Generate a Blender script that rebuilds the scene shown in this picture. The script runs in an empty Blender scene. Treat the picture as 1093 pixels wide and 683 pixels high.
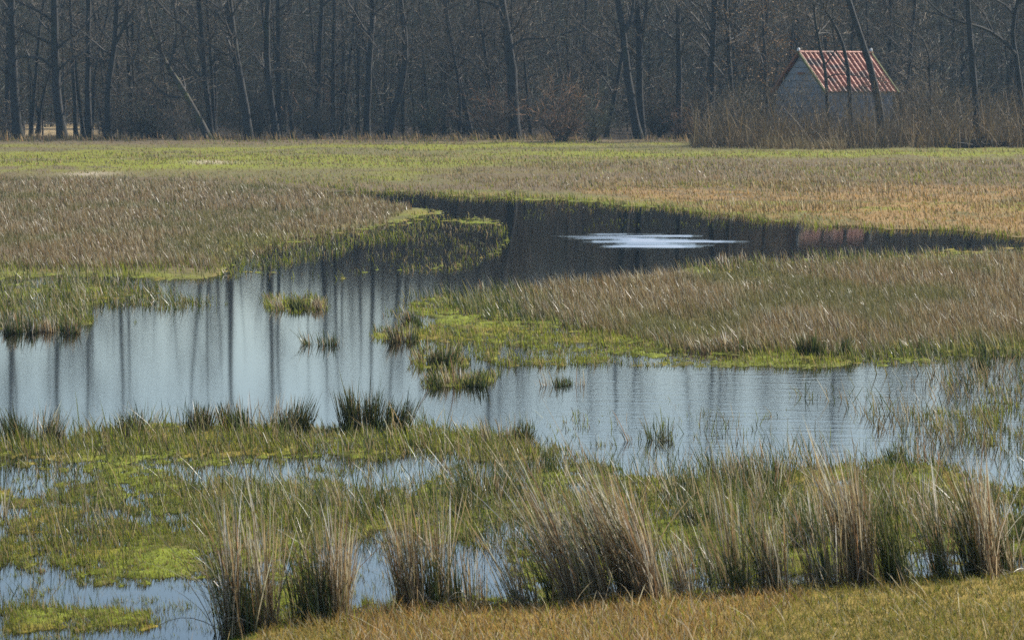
import bpy, math, random
import numpy as np
from mathutils import Vector

# ------------------------------------------------------------------ camera
SC = bpy.context.scene
COL = SC.collection
PW, PH, F = 1093.0, 683.0, 3600.0          # photo size, focal length in photo pixels
CAMH, HORIZ = 3.6, 94.0                    # eye height (m), horizon row of the photo
PITCH = math.atan((PH / 2 - HORIZ) / F)
cam = bpy.data.cameras.new('camera')
cam.sensor_width = 36.0
cam.lens = F / PW * 36.0
cam.clip_end = 9000
cam.dof.use_dof = True
cam.dof.focus_distance = 44.0
cam.dof.aperture_fstop = 9.0
camo = bpy.data.objects.new('camera', cam)
COL.objects.link(camo)
camo.location = (0, 0, CAMH)
camo.rotation_euler = (math.pi / 2 - PITCH, 0, 0)
SC.camera = camo

# ------------------------------------------------------------------ light
SUN_EL, SUN_AZ = math.radians(37), math.radians(52)     # azimuth from the view axis to the right
W = bpy.data.worlds.new('World')
SC.world = W
W.use_nodes = True
nt = W.node_tree
sky = nt.nodes.new('ShaderNodeTexSky')
sky.sky_type = 'NISHITA'
sky.sun_disc = False
sky.sun_elevation = SUN_EL
sky.sun_rotation = SUN_AZ
sky.air_density = 1.0
sky.dust_density = 0.85
sky.ozone_density = 2.2
nt.nodes['Background'].inputs[1].default_value = 0.102
nt.links.new(sky.outputs[0], nt.nodes['Background'].inputs[0])
sl = bpy.data.lights.new('sun', 'SUN')
sl.energy = 5.0
sl.angle = math.radians(0.53)
sl.color = (1.0, 0.95, 0.86)
so = bpy.data.objects.new('sun', sl)
COL.objects.link(so)
sd = Vector((math.sin(SUN_AZ) * math.cos(SUN_EL), math.cos(SUN_AZ) * math.cos(SUN_EL), math.sin(SUN_EL)))
so.rotation_euler = sd.to_track_quat('Z', 'Y').to_euler()
so.location = (60, 60, 80)
SC.view_settings.view_transform = 'Standard'
SC.view_settings.look = 'None'
SC.view_settings.exposure = 0.93
SC.view_settings.gamma = 1.0
SC.view_settings.use_curve_mapping = False
SC.cycles.use_denoising = False
SC.cycles.max_bounces = 6
SC.cycles.transparent_max_bounces = 12
SC.cycles.caustics_reflective = False
SC.cycles.caustics_refractive = False

# ------------------------------------------------------------------ projection and noise
cp, sp = math.cos(PITCH), math.sin(PITCH)


def ray(px, py):
    xr = (np.asarray(px, float) - PW / 2) / F
    yr = -(np.asarray(py, float) - PH / 2) / F
    return xr, cp + yr * sp, -sp + yr * cp


def on_ground(px, py, z=0.0):
    dx, dy, dz = ray(px, py)
    t = (CAMH - z) / -dz
    return dx * t, dy * t


def at(px, py, D):
    dx, dy, dz = ray(px, py)
    t = D / dy
    return Vector((float(dx * t), float(D), float(CAMH + dz * t)))


def to_px(X, Y, Z=0.0):
    dz = np.asarray(Z) - CAMH
    depth = np.maximum(Y * cp - dz * sp, 0.5)
    up = Y * sp + dz * cp
    return PW / 2 + F * X / depth, PH / 2 - F * up / depth


def ground_D(py):
    return float(on_ground(PW / 2, py)[1])


RNG = np.random.default_rng(11)
TAB = [RNG.random((256, 256)) for _ in range(6)]


def vnoise(x, y, k=0):
    T = TAB[k % 6]
    xi, yi = np.floor(x).astype(int), np.floor(y).astype(int)
    fx, fy = x - xi, y - yi
    fx, fy = fx * fx * (3 - 2 * fx), fy * fy * (3 - 2 * fy)
    a, b = T[xi % 256, yi % 256], T[(xi + 1) % 256, yi % 256]
    c, d = T[xi % 256, (yi + 1) % 256], T[(xi + 1) % 256, (yi + 1) % 256]
    return (a * (1 - fx) + b * fx) * (1 - fy) + (c * (1 - fx) + d * fx) * fy


def fbm(x, y, k=0, o=4):
    s, a, t = 0, 1, 0
    for i in range(o):
        s = s + a * vnoise(x * 2 ** i + 17 * i, y * 2 ** i + 5 * i, k + i)
        t += a
        a *= 0.55
    return s / t


def sstep(a, b, x):
    t = np.clip((x - a) / (b - a), 0, 1)
    return t * t * (3 - 2 * t)


# ------------------------------------------------------------------ zones (outlines of the shores, read off in photo pixels, used as plan shapes on the ground)
X0, X1, Y0, Y1, ST = -900, 2000, 96, 1100, 2.0
gx = np.arange(X0, X1, ST)
gy = np.arange(Y0, Y1, ST)
GX, GY = np.meshgrid(gx, gy)
_wx, _wy = on_ground(GX, GY)
_wob = sstep(100, 400, GY)
WARPX = GX + (fbm(_wx * 0.8, _wy * 0.4, 0) - .5) * (16 + 26 * _wob)
WARPY = GY + (fbm(_wx * 0.8 + 40, _wy * 0.4, 1) - .5) * (5 + 13 * _wob)


def inpoly(x, y, poly):
    r = np.zeros(np.shape(x), bool)
    n = len(poly)
    for i in range(n):
        (ax, ay), (bx, by) = poly[i], poly[(i + 1) % n]
        if ay == by:
            continue
        c = ((ay > y) != (by > y)) & (x < (bx - ax) * (y - ay) / (by - ay) + ax)
        r ^= c
    return r


def blur(a, n):
    for ax in (0, 1):
        k = np.ones(2 * n + 1) / (2 * n + 1)
        for _ in range(2):
            a = np.apply_along_axis(lambda m: np.convolve(np.pad(m, n, 'edge'), k, 'valid'), ax, a)
    return a


def zone(*polys, b=1):
    m = np.zeros(GX.shape, bool)
    for p in polys:
        m |= inpoly(WARPX, WARPY, p)
    return blur(m.astype(float), b)


def sample(R, px, py):
    u = np.clip((px - X0) / ST, 0, len(gx) - 1.001)
    v = np.clip((py - Y0) / ST, 0, len(gy) - 1.001)
    ui, vi = u.astype(int), v.astype(int)
    fu, fv = u - ui, v - vi
    return (R[vi, ui] * (1 - fu) + R[vi, ui + 1] * fu) * (1 - fv) + (R[vi + 1, ui] * (1 - fu) + R[vi + 1, ui + 1] * fu) * fv


P_CHANNEL = [(300, 203), (385, 204.5), (470, 208), (560, 211), (640, 218), (700, 222), (770, 228), (830, 235), (900, 243), (985, 247), (1093, 252),
             (1300, 262), (1300, 268), (1093, 264), (1000, 268), (930, 273), (850, 275), (770, 279), (728, 289), (670, 300), (560, 309),
             (500, 318), (440, 322), (430, 330), (470, 345), (440, 360), (490, 366), (500, 376), (530, 388), (620, 390), (728, 392), (890, 395),
             (970, 391), (1093, 379), (1300, 370), (1300, 404), (1093, 408), (1010, 412), (960, 425), (985, 455), (940, 475), (861, 477), (760, 490),
             (690, 500), (640, 490), (575, 478), (550, 468), (450, 456), (364, 456), (230, 454), (179, 457), (110, 461), (64, 470), (0, 470), (-400, 476),
             (-400, 354), (0, 354), (80, 353), (98, 345), (90, 332), (180, 330), (232, 322), (150, 312), (90, 305), (-50, 303), (-50, 298), (240, 296), (300, 297),
             (364, 297), (440, 291), (509, 285), (532, 273), (546, 252), (534, 236), (470, 226), (430, 217)]
P_ISLETS = [[(286, 318), (347, 318), (350, 331), (284, 331)], [(395, 352), (450, 350), (455, 364), (398, 365)],
            [(430, 372), (496, 370), (498, 389), (428, 390)], [(455, 398), (530, 396), (528, 410), (458, 412)]]
P_MARSH = [  # shallow ground where green and water mix
    [(240, 262), (400, 240), (470, 228), (534, 238), (548, 255), (530, 276), (505, 288), (364, 299), (240, 297)],
    [(-400, 294), (240, 297), (250, 326), (100, 356), (-400, 356)],
    [(540, 222), (680, 220), (900, 244), (820, 246), (700, 242), (560, 246)],
    [(720, 278), (850, 272), (1093, 262), (1300, 262), (1300, 285), (1000, 285), (740, 300)],
    [(400, 318), (520, 310), (700, 340), (800, 366), (1300, 360), (1300, 384), (960, 392), (700, 391), (520, 389), (430, 352)],
    [(540, 445), (700, 420), (800, 440), (960, 400), (1300, 390), (1300, 520), (900, 500), (700, 510), (560, 500)],
    [(-400, 460), (200, 452), (450, 452), (700, 505), (1300, 470), (1300, 610), (1093, 612), (960, 626), (850, 632), (700, 640), (540, 648), (420, 655), (300, 672), (240, 700), (160, 1000), (-400, 1000)],
    [(320, 201), (420, 206), (560, 210), (700, 221), (760, 228), (700, 229), (560, 219), (420, 213), (330, 207)],
]
P_PUDDLE = [[(-400, 600), (-30, 604), (90, 602), (180, 607), (235, 612), (250, 650), (238, 690), (150, 760), (-400, 800)],
            [(150, 492), (260, 489), (400, 487), (530, 492), (540, 508), (420, 522), (300, 524), (200, 520)],
            [(-60, 508), (40, 505), (125, 509), (125, 523), (30, 527), (-60, 524)],
            [(55, 543), (140, 541), (230, 543), (215, 556), (110, 559), (60, 555)],
            [(360, 582), (450, 574), (545, 580), (560, 615), (520, 640), (400, 646), (350, 620)],
            [(700, 586), (770, 584), (775, 606), (700, 610)], [(950, 584), (1010, 580), (1020, 612), (955, 618)],
            [(660, 480), (800, 476), (960, 478), (940, 486), (800, 498), (690, 506)]]
P_PGREEN = [[(-100, 653), (60, 650), (165, 655), (170, 670), (40, 675), (-100, 672)], [(80, 614), (150, 606), (215, 612), (150, 624), (90, 626)],
            [(40, 582), (240, 575), (300, 590), (240, 603), (60, 603)]]
P_ORANGE = [[(600, 204), (720, 199), (900, 197), (1300, 206), (1300, 260), (1093, 251), (985, 246), (875, 242), (816, 232), (720, 222)]]
P_FRONT = [[(150, 1100), (236, 700), (300, 676), (420, 660), (540, 651), (700, 642), (850, 634), (960, 627), (1093, 614), (1400, 600), (1900, 1100)]]
P_BEDL = [[(-700, 196), (0, 193), (200, 194), (330, 204), (400, 215), (440, 225), (410, 238), (330, 256), (270, 272), (235, 290), (0, 290), (-700, 290)]]
P_BEDR = [[(545, 318), (610, 306), (700, 302), (800, 290), (930, 281), (1093, 274), (1500, 268), (1500, 372), (1093, 368), (900, 378), (760, 377), (640, 358), (560, 340)]]
P_UPR = [[(430, 186), (620, 178), (1500, 172), (1500, 215), (900, 199), (700, 203), (540, 204)]]

R_water = zone(P_CHANNEL, b=1)
R_isl = zone(*P_ISLETS)
R_marsh = zone(*P_MARSH, b=3)
R_pud = zone(*P_PUDDLE, b=4)
R_tip = zone(P_MARSH[0], b=3)
R_pgr = zone(*P_PGREEN, b=1)
R_or = zone(*P_ORANGE, b=3)
R_front = zone(*P_FRONT, b=2)
R_bed = zone(P_BEDL[0], P_BEDR[0], P_UPR[0], b=3)
R_rip = np.zeros(GX.shape)
for _p in ([(588, 252.5), (640, 249.8), (700, 250.2), (752, 252), (700, 254), (640, 255.5)], [(622, 258), (680, 255.2), (735, 256), (800, 257.5), (740, 259.6), (680, 260.5)],
           [(634, 263), (670, 261.2), (720, 261.4), (768, 262.6), (720, 265), (670, 266)]):
    for _o in (-.5, 0, .5):
        R_rip += inpoly(GX, GY + _o, _p) / 3.0
R_wetm = zone(P_MARSH[0], P_MARSH[2], P_MARSH[3], P_MARSH[5], P_MARSH[7], b=2)
R_rightm = zone(P_MARSH[5], b=2)
R_nearm = zone(P_MARSH[6], b=3)
R_L = np.clip(1 - 2.1 * R_water - (1.15 * R_marsh + .22 * R_wetm + .22 * R_rightm - .05 * R_nearm) * (1 - R_water), -1, 1)
R_L = np.maximum(R_L, R_isl * .75 - .62)
R_L = np.clip(R_L - 0.55 * R_pud * (1 - R_isl), -1, 1)
R_L = R_L + R_pgr * .35 - R_tip * (1 - R_bed) * .32
R_L = R_L * (1 - R_front) + R_front


def gz(X, Y):
    X, Y = np.asarray(X, float), np.asarray(Y, float)
    px, py = to_px(X, np.maximum(Y, 8.0))
    L, m = sample(R_L, px, py), sample(R_marsh, px, py)
    far = Y > ground_D(205)
    L = np.where(far, 1.0, L)
    m = np.where(far, 0.0, m)
    n1 = fbm(X * 0.55, Y * 0.22, 2) - .5
    n2 = fbm(X * 3.1, Y * 2.2, 3) - .5
    n4 = fbm(X * 9.0, Y * 5.0, 1, 3) - .5
    z = 0.055 * L + n1 * (0.03 + 0.09 * m) + (n2 * .085 + n4 * .10) * (.38 + 1.0 * m)
    z = np.where(z > .012, .012 + (z - .012) * (1 - .6 * m), z)
    z = z - .06 * sstep(-.45, -.8, L)
    z = z + far * (0.10 * sstep(ground_D(205), ground_D(180), Y)) + sstep(60, 240, Y) * (Y > 105) * n1 * .25
    return z


# ------------------------------------------------------------------ meshes
def mesh_np(name, V, T, mat, col=None, smooth=False):
    me = bpy.data.meshes.new(name)
    V = np.asarray(V, np.float32)
    T = np.asarray(T, np.int32)
    me.vertices.add(len(V))
    me.vertices.foreach_set('co', V.ravel())
    k = T.shape[1]
    me.loops.add(T.size)
    me.loops.foreach_set('vertex_index', T.ravel())
    me.polygons.add(len(T))
    me.polygons.foreach_set('loop_start', np.arange(0, T.size, k, dtype=np.int32))
    me.polygons.foreach_set('loop_total', np.full(len(T), k, np.int32))
    me.polygons.foreach_set('use_smooth', np.full(len(T), smooth, bool))
    me.update(calc_edges=True)
    me.materials.append(mat)
    if col is not None:
        a = me.attributes.new('col', 'FLOAT_COLOR', 'POINT')
        c = np.ones((len(V), 4), np.float32)
        c[:, :3] = col
        a.data.foreach_set('color', c.ravel())
    return me


def tag(o, label=None, cat=None, group=None, kind=None):
    for k, v in (('label', label), ('category', cat), ('group', group), ('kind', kind)):
        if v:
            o[k] = v
    return o


def put(name, me, parent=None, loc=(0, 0, 0)):
    o = bpy.data.objects.new(name, me)
    COL.objects.link(o)
    o.location = loc
    if parent:
        o.parent = parent
    return o


class MB:
    """collects tubes, slivers, blades and boxes, builds one mesh"""

    def __init__(s):
        s.v, s.t, s.c, s.n = [], [], [], 0

    def add(s, V, T, C=None):
        V = np.asarray(V, float).reshape(-1, 3)
        s.v.append(V)
        s.t.append(np.asarray(T, int) + s.n)
        s.c.append(np.broadcast_to(np.asarray(C if C is not None else (.5, .5, .5), float), V.shape))
        s.n += len(V)

    def tube(s, P, R, sides=6, C=None):
        P = np.asarray(P, float)
        n = len(P)
        R = np.broadcast_to(np.asarray(R, float), (n,))
        tg = np.gradient(P, axis=0)
        tg /= np.linalg.norm(tg, axis=1)[:, None] + 1e-9
        ref = np.array([0.31, 0.93, 0.2]) if abs(tg[0][2]) > .5 else np.array([0.1, 0.1, 1.0])
        a = np.cross(tg, ref)
        a /= np.linalg.norm(a, axis=1)[:, None] + 1e-9
        b = np.cross(tg, a)
        th = np.arange(sides) / sides * 2 * np.pi
        V = P[:, None] + R[:, None, None] * (np.cos(th)[None, :, None] * a[:, None] + np.sin(th)[None, :, None] * b[:, None])
        i = np.arange(n - 1)[:, None] * sides
        j = np.arange(sides)[None]
        k = (j + 1) % sides
        q = np.stack([np.stack([i + j, i + k, i + sides + k], -1), np.stack([i + j, i + sides + k, i + sides + j], -1)], 2).reshape(-1, 3)
        s.add(V.reshape(-1, 3), q, C)

    def sliver(s, P0, P1, w, C=None):
        P0, P1 = np.asarray(P0, float), np.asarray(P1, float)
        d = P1 - P0
        r = RNG.normal(size=d.shape)
        r[:, 1] *= .35
        nn = np.cross(d, r)
        vw = np.cross(d, np.array([0, 1.0, 0]))
        nn = vw / (np.linalg.norm(vw, axis=1)[:, None] + 1e-9) + .6 * nn / (np.linalg.norm(nn, axis=1)[:, None] + 1e-9)
        nn /= np.linalg.norm(nn, axis=1)[:, None] + 1e-9
        w = np.broadcast_to(np.asarray(w, float), (len(P0),))[:, None]
        V = np.stack([P0 - nn * w / 2, P0 + nn * w / 2, P1], 1).reshape(-1, 3)
        T = np.arange(len(P0) * 3).reshape(-1, 3)
        if C is not None and np.ndim(C) == 2:
            C = np.repeat(C, 3, axis=0)
        s.add(V, T, C)

    def blades(s, B, H, wid, lean, curve, Cb, Ct, nseg=2):
        """B base (N,3), H height, wid width, lean (N,2) tip offset per height, colours at root and tip"""
        N = len(B)
        a = RNG.normal(0, .9, N)
        wx, wy = np.cos(a), np.sin(a)
        t = np.linspace(0, 1, nseg + 1)
        V = np.zeros((N, 2 * nseg + 1, 3))
        C = np.zeros((N, 2 * nseg + 1, 3))
        for i, ti in enumerate(t):
            off = lean * (ti * (1 - curve) + curve * ti * ti)[:, None] if np.ndim(curve) else lean * (ti * (1 - curve) + curve * ti * ti)
            hz = H * ti * np.sqrt(np.maximum(1 - .35 * ti * (lean ** 2).sum(1), .15))
            c = np.stack([B[:, 0] + off[:, 0] * H, B[:, 1] + off[:, 1] * H, B[:, 2] + hz], 1)
            cc = Cb * (1 - ti) + Ct * ti
            if i < nseg:
                w = (wid * (1 - .45 * ti) / 2)[:, None]
                d = np.stack([wx, wy, np.zeros(N)], 1) * w
                V[:, 2 * i], V[:, 2 * i + 1] = c - d, c + d
                C[:, 2 * i] = C[:, 2 * i + 1] = cc
            else:
                V[:, 2 * i] = c
                C[:, 2 * i] = cc
        base = (np.arange(N) * (2 * nseg + 1))[:, None]
        tr = []
        for i in range(nseg - 1):
            tr += [(2 * i, 2 * i + 1, 2 * i + 3), (2 * i, 2 * i + 3, 2 * i + 2)]
        tr.append((2 * nseg - 2, 2 * nseg - 1, 2 * nseg))
        T = (base[:, None, :] + np.array(tr)[None]).reshape(-1, 3)
        s.add(V.reshape(-1, 3), T, C.reshape(-1, 3))

    def box(s, c, size, ax=None, C=None):
        c = np.asarray(c, float)
        A = np.eye(3) if ax is None else np.asarray(ax, float)
        q = np.array([[x, y, z] for z in (-.5, .5) for y in (-.5, .5) for x in (-.5, .5)]) * np.asarray(size, float)
        V = c + q @ A
        T = [(0, 2, 1), (1, 2, 3), (4, 5, 6), (5, 7, 6), (0, 1, 4), (1, 5, 4), (2, 6, 3), (3, 6, 7), (0, 4, 2), (2, 4, 6), (1, 3, 5), (3, 7, 5)]
        s.add(V, T, C)

    def mesh(s, name, mat, smooth=False, org=(0, 0, 0)):
        return mesh_np(name, np.concatenate(s.v) - np.asarray(org), np.concatenate(s.t), mat, np.concatenate(s.c), smooth)


# ------------------------------------------------------------------ materials
def new_mat(name):
    m = bpy.data.materials.new(name)
    m.use_nodes = True
    n = m.node_tree.nodes
    n.clear()
    out = n.new('ShaderNodeOutputMaterial')
    return m, n, m.node_tree.links, out


def leafy(name, trans=.35, rough=.42, spec=.5):
    m, n, l, out = new_mat(name)
    at_ = n.new('ShaderNodeAttribute')
    at_.attribute_name = 'col'
    p = n.new('ShaderNodeBsdfPrincipled')
    p.inputs['Roughness'].default_value = rough
    p.inputs['Specular IOR Level'].default_value = spec
    t = n.new('ShaderNodeBsdfTranslucent')
    mx = n.new('ShaderNodeMixShader')
    mx.inputs[0].default_value = trans
    l.new(at_.outputs['Color'], p.inputs['Base Color'])
    l.new(at_.outputs['Color'], t.inputs['Color'])
    l.new(p.outputs[0], mx.inputs[1])
    l.new(t.outputs[0], mx.inputs[2])
    l.new(mx.outputs[0], out.inputs['Surface'])
    return m


def noisy(name, c1, c2, scale=3.0, rough=.85, c3=None, scale3=.6, thr=.55, stretch=(1, 1, 1), bump=0.0, spec=.3):
    m, n, l, out = new_mat(name)
    tc = n.new('ShaderNodeTexCoord')
    mp = n.new('ShaderNodeMapping')
    mp.inputs['Scale'].default_value = stretch
    l.new(tc.outputs['Object'], mp.inputs['Vector'])
    nz = n.new('ShaderNodeTexNoise')
    nz.inputs['Scale'].default_value = scale
    nz.inputs['Detail'].default_value = 6
    nz.inputs['Roughness'].default_value = .65
    l.new(mp.outputs[0], nz.inputs['Vector'])
    rp = n.new('ShaderNodeValToRGB')
    rp.color_ramp.elements[0].position, rp.color_ramp.elements[1].position = .35, .68
    rp.color_ramp.elements[0].color, rp.color_ramp.elements[1].color = (*c1, 1), (*c2, 1)
    l.new(nz.outputs['Fac'], rp.inputs[0])
    colr = rp.outputs[0]
    if c3:
        n3 = n.new('ShaderNodeTexNoise')
        n3.inputs['Scale'].default_value = scale3
        n3.inputs['Detail'].default_value = 5
        l.new(mp.outputs[0], n3.inputs['Vector'])
        r3 = n.new('ShaderNodeValToRGB')
        r3.color_ramp.elements[0].position, r3.color_ramp.elements[1].position = thr, thr + .12
        l.new(n3.outputs['Fac'], r3.inputs[0])
        mx = n.new('ShaderNodeMix')
        mx.data_type = 'RGBA'
        l.new(r3.outputs[0], mx.inputs[0])
        l.new(colr, mx.inputs[6])
        mx.inputs[7].default_value = (*c3, 1)
        colr = mx.outputs[2]
    p = n.new('ShaderNodeBsdfPrincipled')
    p.inputs['Roughness'].default_value = rough
    p.inputs['Specular IOR Level'].default_value = spec
    l.new(colr, p.inputs['Base Color'])
    if bump:
        b = n.new('ShaderNodeBump')
        b.inputs['Distance'].default_value = bump
        l.new(nz.outputs['Fac'], b.inputs['Height'])
        l.new(b.outputs[0], p.inputs['Normal'])
    l.new(p.outputs[0], out.inputs['Surface'])
    return m


M_rush = leafy('rush', .36, .42, .36)
M_stem = leafy('dry_stem', .42, .40, .4)
M_grass = leafy('grass', .48, .5, .2)
M_twig = leafy('twig', .10, .7, .15)
M_bark = noisy('bark', (.020, .019, .017), (.046, .042, .036), 2.5, .9, (.038, .044, .022), .7, .60, (3, 3, .6), .02)
M_bark_moss = noisy('bark_with_moss', (.035, .030, .025), (.080, .070, .055), 2.5, .9, (.11, .11, .035), .9, .53, (3, 3, .8), .02)


def ground_mat():
    m, n, l, out = new_mat('ground')
    a = n.new('ShaderNodeAttribute')
    a.attribute_name = 'col'
    tc = n.new('ShaderNodeTexCoord')
    nz = n.new('ShaderNodeTexNoise')
    nz.inputs['Scale'].default_value = 7
    nz.inputs['Detail'].default_value = 8
    nz.inputs['Roughness'].default_value = .7
    l.new(tc.outputs['Object'], nz.inputs['Vector'])
    mr = n.new('ShaderNodeMapRange')
    mr.inputs[1].default_value, mr.inputs[2].default_value = .3, .7
    mr.inputs[3].default_value, mr.inputs[4].default_value = .45, 1.5
    l.new(nz.outputs['Fac'], mr.inputs[0])
    v = n.new('ShaderNodeVectorMath')
    v.operation = 'SCALE'
    l.new(a.outputs['Color'], v.inputs[0])
    l.new(mr.outputs[0], v.inputs['Scale'])
    p = n.new('ShaderNodeBsdfPrincipled')
    p.inputs['Roughness'].default_value = .8
    p.inputs['Specular IOR Level'].default_value = .04
    b = n.new('ShaderNodeBump')
    b.inputs['Distance'].default_value = .012
    l.new(nz.outputs['Fac'], b.inputs['Height'])
    l.new(b.outputs[0], p.inputs['Normal'])
    l.new(v.outputs[0], p.inputs['Base Color'])
    l.new(p.outputs[0], out.inputs['Surface'])
    return m


def water_mat():
    m, n, l, out = new_mat('water')
    tc = n.new('ShaderNodeTexCoord')
    mp = n.new('ShaderNodeMapping')
    mp.inputs['Scale'].default_value = (.9, 2.6, 1)
    l.new(tc.outputs['Object'], mp.inputs['Vector'])
    nz = n.new('ShaderNodeTexNoise')
    nz.inputs['Scale'].default_value = 1.5
    nz.inputs['Detail'].default_value = 3
    l.new(mp.outputs[0], nz.inputs['Vector'])
    at_ = n.new('ShaderNodeAttribute')
    at_.attribute_name = 'ripple'
    bp = n.new('ShaderNodeBump')
    bp.inputs['Strength'].default_value = 1
    bp.inputs['Distance'].default_value = 1
    # wave height in metres: calm ~0.15 mm, in the gust several mm
    wa = n.new('ShaderNodeMath')
    wa.operation = 'MULTIPLY'
    l.new(nz.outputs['Fac'], wa.inputs[0])
    l.new(at_.outputs['Fac'], wa.inputs[1])
    l.new(wa.outputs[0], bp.inputs['Height'])
    fr = n.new('ShaderNodeFresnel')
    fr.inputs['IOR'].default_value = 1.333
    l.new(bp.outputs[0], fr.inputs['Normal'])
    gl = n.new('ShaderNodeBsdfAnisotropic')
    ra = n.new('ShaderNodeMath')
    ra.operation = 'MULTIPLY_ADD'
    ra.inputs[1].default_value = 1.0
    ra.inputs[2].default_value = 0.0
    ar_ = n.new('ShaderNodeAttribute')
    ar_.attribute_name = 'roughness'
    l.new(ar_.outputs['Fac'], ra.inputs[0])
    l.new(ra.outputs[0], gl.inputs['Roughness'])
    l.new(bp.outputs[0], gl.inputs['Normal'])
    tr = n.new('ShaderNodeBsdfTransparent')
    tr.inputs['Color'].default_value = (.34, .33, .28, 1)
    mx = n.new('ShaderNodeMixShader')
    l.new(fr.outputs[0], mx.inputs[0])
    l.new(tr.outputs[0], mx.inputs[1])
    l.new(gl.outputs[0], mx.inputs[2])
    l.new(mx.outputs[0], out.inputs['Surface'])
    return m


# ------------------------------------------------------------------ ground and water
def persp_grid(py_rows, extraD, ncol, near_half):
    Ds = np.concatenate([extraD[0], [ground_D(p) for p in py_rows], extraD[1]])
    half = np.maximum(Ds * .30, near_half)
    u = np.linspace(-1, 1, ncol)
    u = np.sign(u) * (.62 * np.abs(u) + .38 * np.abs(u) ** 3)
    X = half[:, None] * u[None]
    Y = np.repeat(Ds[:, None], ncol, 1)
    return X, Y


def grid_tris(r, c):
    i = np.arange(r - 1)[:, None] * c
    j = np.arange(c - 1)[None]
    return np.stack([i + j, i + j + 1, i + c + j + 1, i + c + j], -1).reshape(-1, 4)


rows = np.concatenate([np.arange(112, 160, 2.0), np.arange(160, 205, 1.5), np.arange(205, 320, .6), np.arange(320, 760, 1.4)])
X, Y = persp_grid(rows[::-1], (np.array([-30., -10., 2., 8., 13., 17.]), np.array([500., 800., 1200., 1600.])), 620, 14.0)
Xs = X.copy()
Xs[Y > 800] *= 3.0
Z = gz(X, Y)
Z = np.where(Y > 450, .15, Z)
px, py = to_px(X, np.maximum(Y, 8.0))
marsh, orr, front, bed, wat = (sample(R, px, py) for R in (R_marsh, R_or, R_front, R_bed, R_water))
far = Y > ground_D(204)
marsh = np.where(far, 0, marsh)
wat = np.where(far, 0, wat)


def lerp(a, b, t):
    return a * (1 - t[..., None]) + np.asarray(b, float) * t[..., None]


n1 = fbm(X * .25, Y * .10, 1)
n2 = fbm(X * 1.1, Y * .6, 4)
n3 = fbm(X * .035, Y * .07, 0)
Cg = np.zeros(X.shape + (3,))
Cg[:] = (.125, .110, .045)
n5 = fbm(X * .11, Y * .09, 3)
Cg = lerp(Cg, (.165, .170, .020), sstep(.49, .60, n5) * .85)             # bright short grass
Cg = lerp(Cg, (.120, .088, .052), sstep(.50, .60, n3) * .85)             # withered strips
Cg = lerp(Cg, (.115, .083, .048), bed * .85)
Cg = lerp(Cg, (.25, .155, .062), orr * sstep(.36, .56, n2 * .5 + n1 * .5))
mosscol = lerp(np.broadcast_to(np.array((.140, .160, .020)), Cg.shape), (.20, .150, .030), sstep(.5, .68, n2))
mosscol = lerp(mosscol, (.075, .062, .022), sstep(.52, .66, fbm(X * 2.6, Y * 1.6, 5)) * .8)
Cg = lerp(Cg, mosscol, np.clip(marsh * 1.6, 0, 1) * .95)
Cg = lerp(Cg, (.22, .150, .042), front * .85)
stripe = np.exp(-((py - 168) / 3.5) ** 2) * sstep(430, 560, px) + np.exp(-((py - 181 + (px - 200) * .012) / 5) ** 2) * sstep(620, 450, px) * .9
Cg = lerp(Cg, (.17, .18, .022), np.clip(stripe, 0, 1) * sstep(.3, .5, n1 * .5 + n2 * .5))
sand = np.exp(-((py - 189) / 1.6) ** 2) * np.exp(-((px - 95) / 28) ** 2) + np.exp(-((py - 177) / 1.4) ** 2) * np.exp(-((px - 225) / 26) ** 2)
Cg = lerp(Cg, (.34, .28, .20), np.clip(sand, 0, 1))
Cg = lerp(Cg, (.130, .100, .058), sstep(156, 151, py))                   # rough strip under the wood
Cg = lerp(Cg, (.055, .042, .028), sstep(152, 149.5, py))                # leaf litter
clear = np.exp(-((px - 62) / 40) ** 2) * (py < 147) * (py > 130)
Cg = lerp(Cg, (.34, .25, .13), np.clip(clear * 1.5, 0, 1))
Cg = lerp(Cg, (.040, .034, .022), sstep(-.005, -.05, Z) * (Y < 140))     # mud under the water
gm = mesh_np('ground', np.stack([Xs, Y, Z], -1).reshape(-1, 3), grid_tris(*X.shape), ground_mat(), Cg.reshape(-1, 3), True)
tag(put('ground', gm), kind='structure')

rowsw = np.concatenate([np.arange(196, 244, 1.2), np.arange(244, 270, .5), np.arange(270, 300, 1.2), np.arange(300, 800, 4.0)])
Xw, Yw = persp_grid(rowsw[::-1], (np.array([-30., 5., 14.]), np.array([120.])), 380, 14.0)
pxw, pyw = to_px(Xw, np.maximum(Yw, 8.0))
rip = sample(R_rip, pxw, pyw)
gust = rip * sstep(.30, .58, .55 * fbm(Xw * .10, Yw * .8, 3) + .45 * fbm(Xw * .45, Yw * 2.0, 1))
breeze = sstep(520, 700, pxw) * sstep(384, 402, pyw) * sstep(515, 480, pyw) * (.45 + .9 * fbm(Xw * .5, Yw * .35, 1))
rip = .00020 + .0028 * breeze + .007 * gust
rough = .060 - .022 * sstep(48, 80, Yw) + .34 * gust
wm = mesh_np('water', np.stack([Xw, Yw, np.zeros_like(Xw)], -1).reshape(-1, 3), grid_tris(*Xw.shape), water_mat(), None, True)
ra = wm.attributes.new('ripple', 'FLOAT', 'POINT')
ra.data.foreach_set('value', rip.astype(np.float32).ravel())
ra = wm.attributes.new('roughness', 'FLOAT', 'POINT')
ra.data.foreach_set('value', rough.astype(np.float32).ravel())
tag(put('water', wm), kind='structure')

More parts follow.
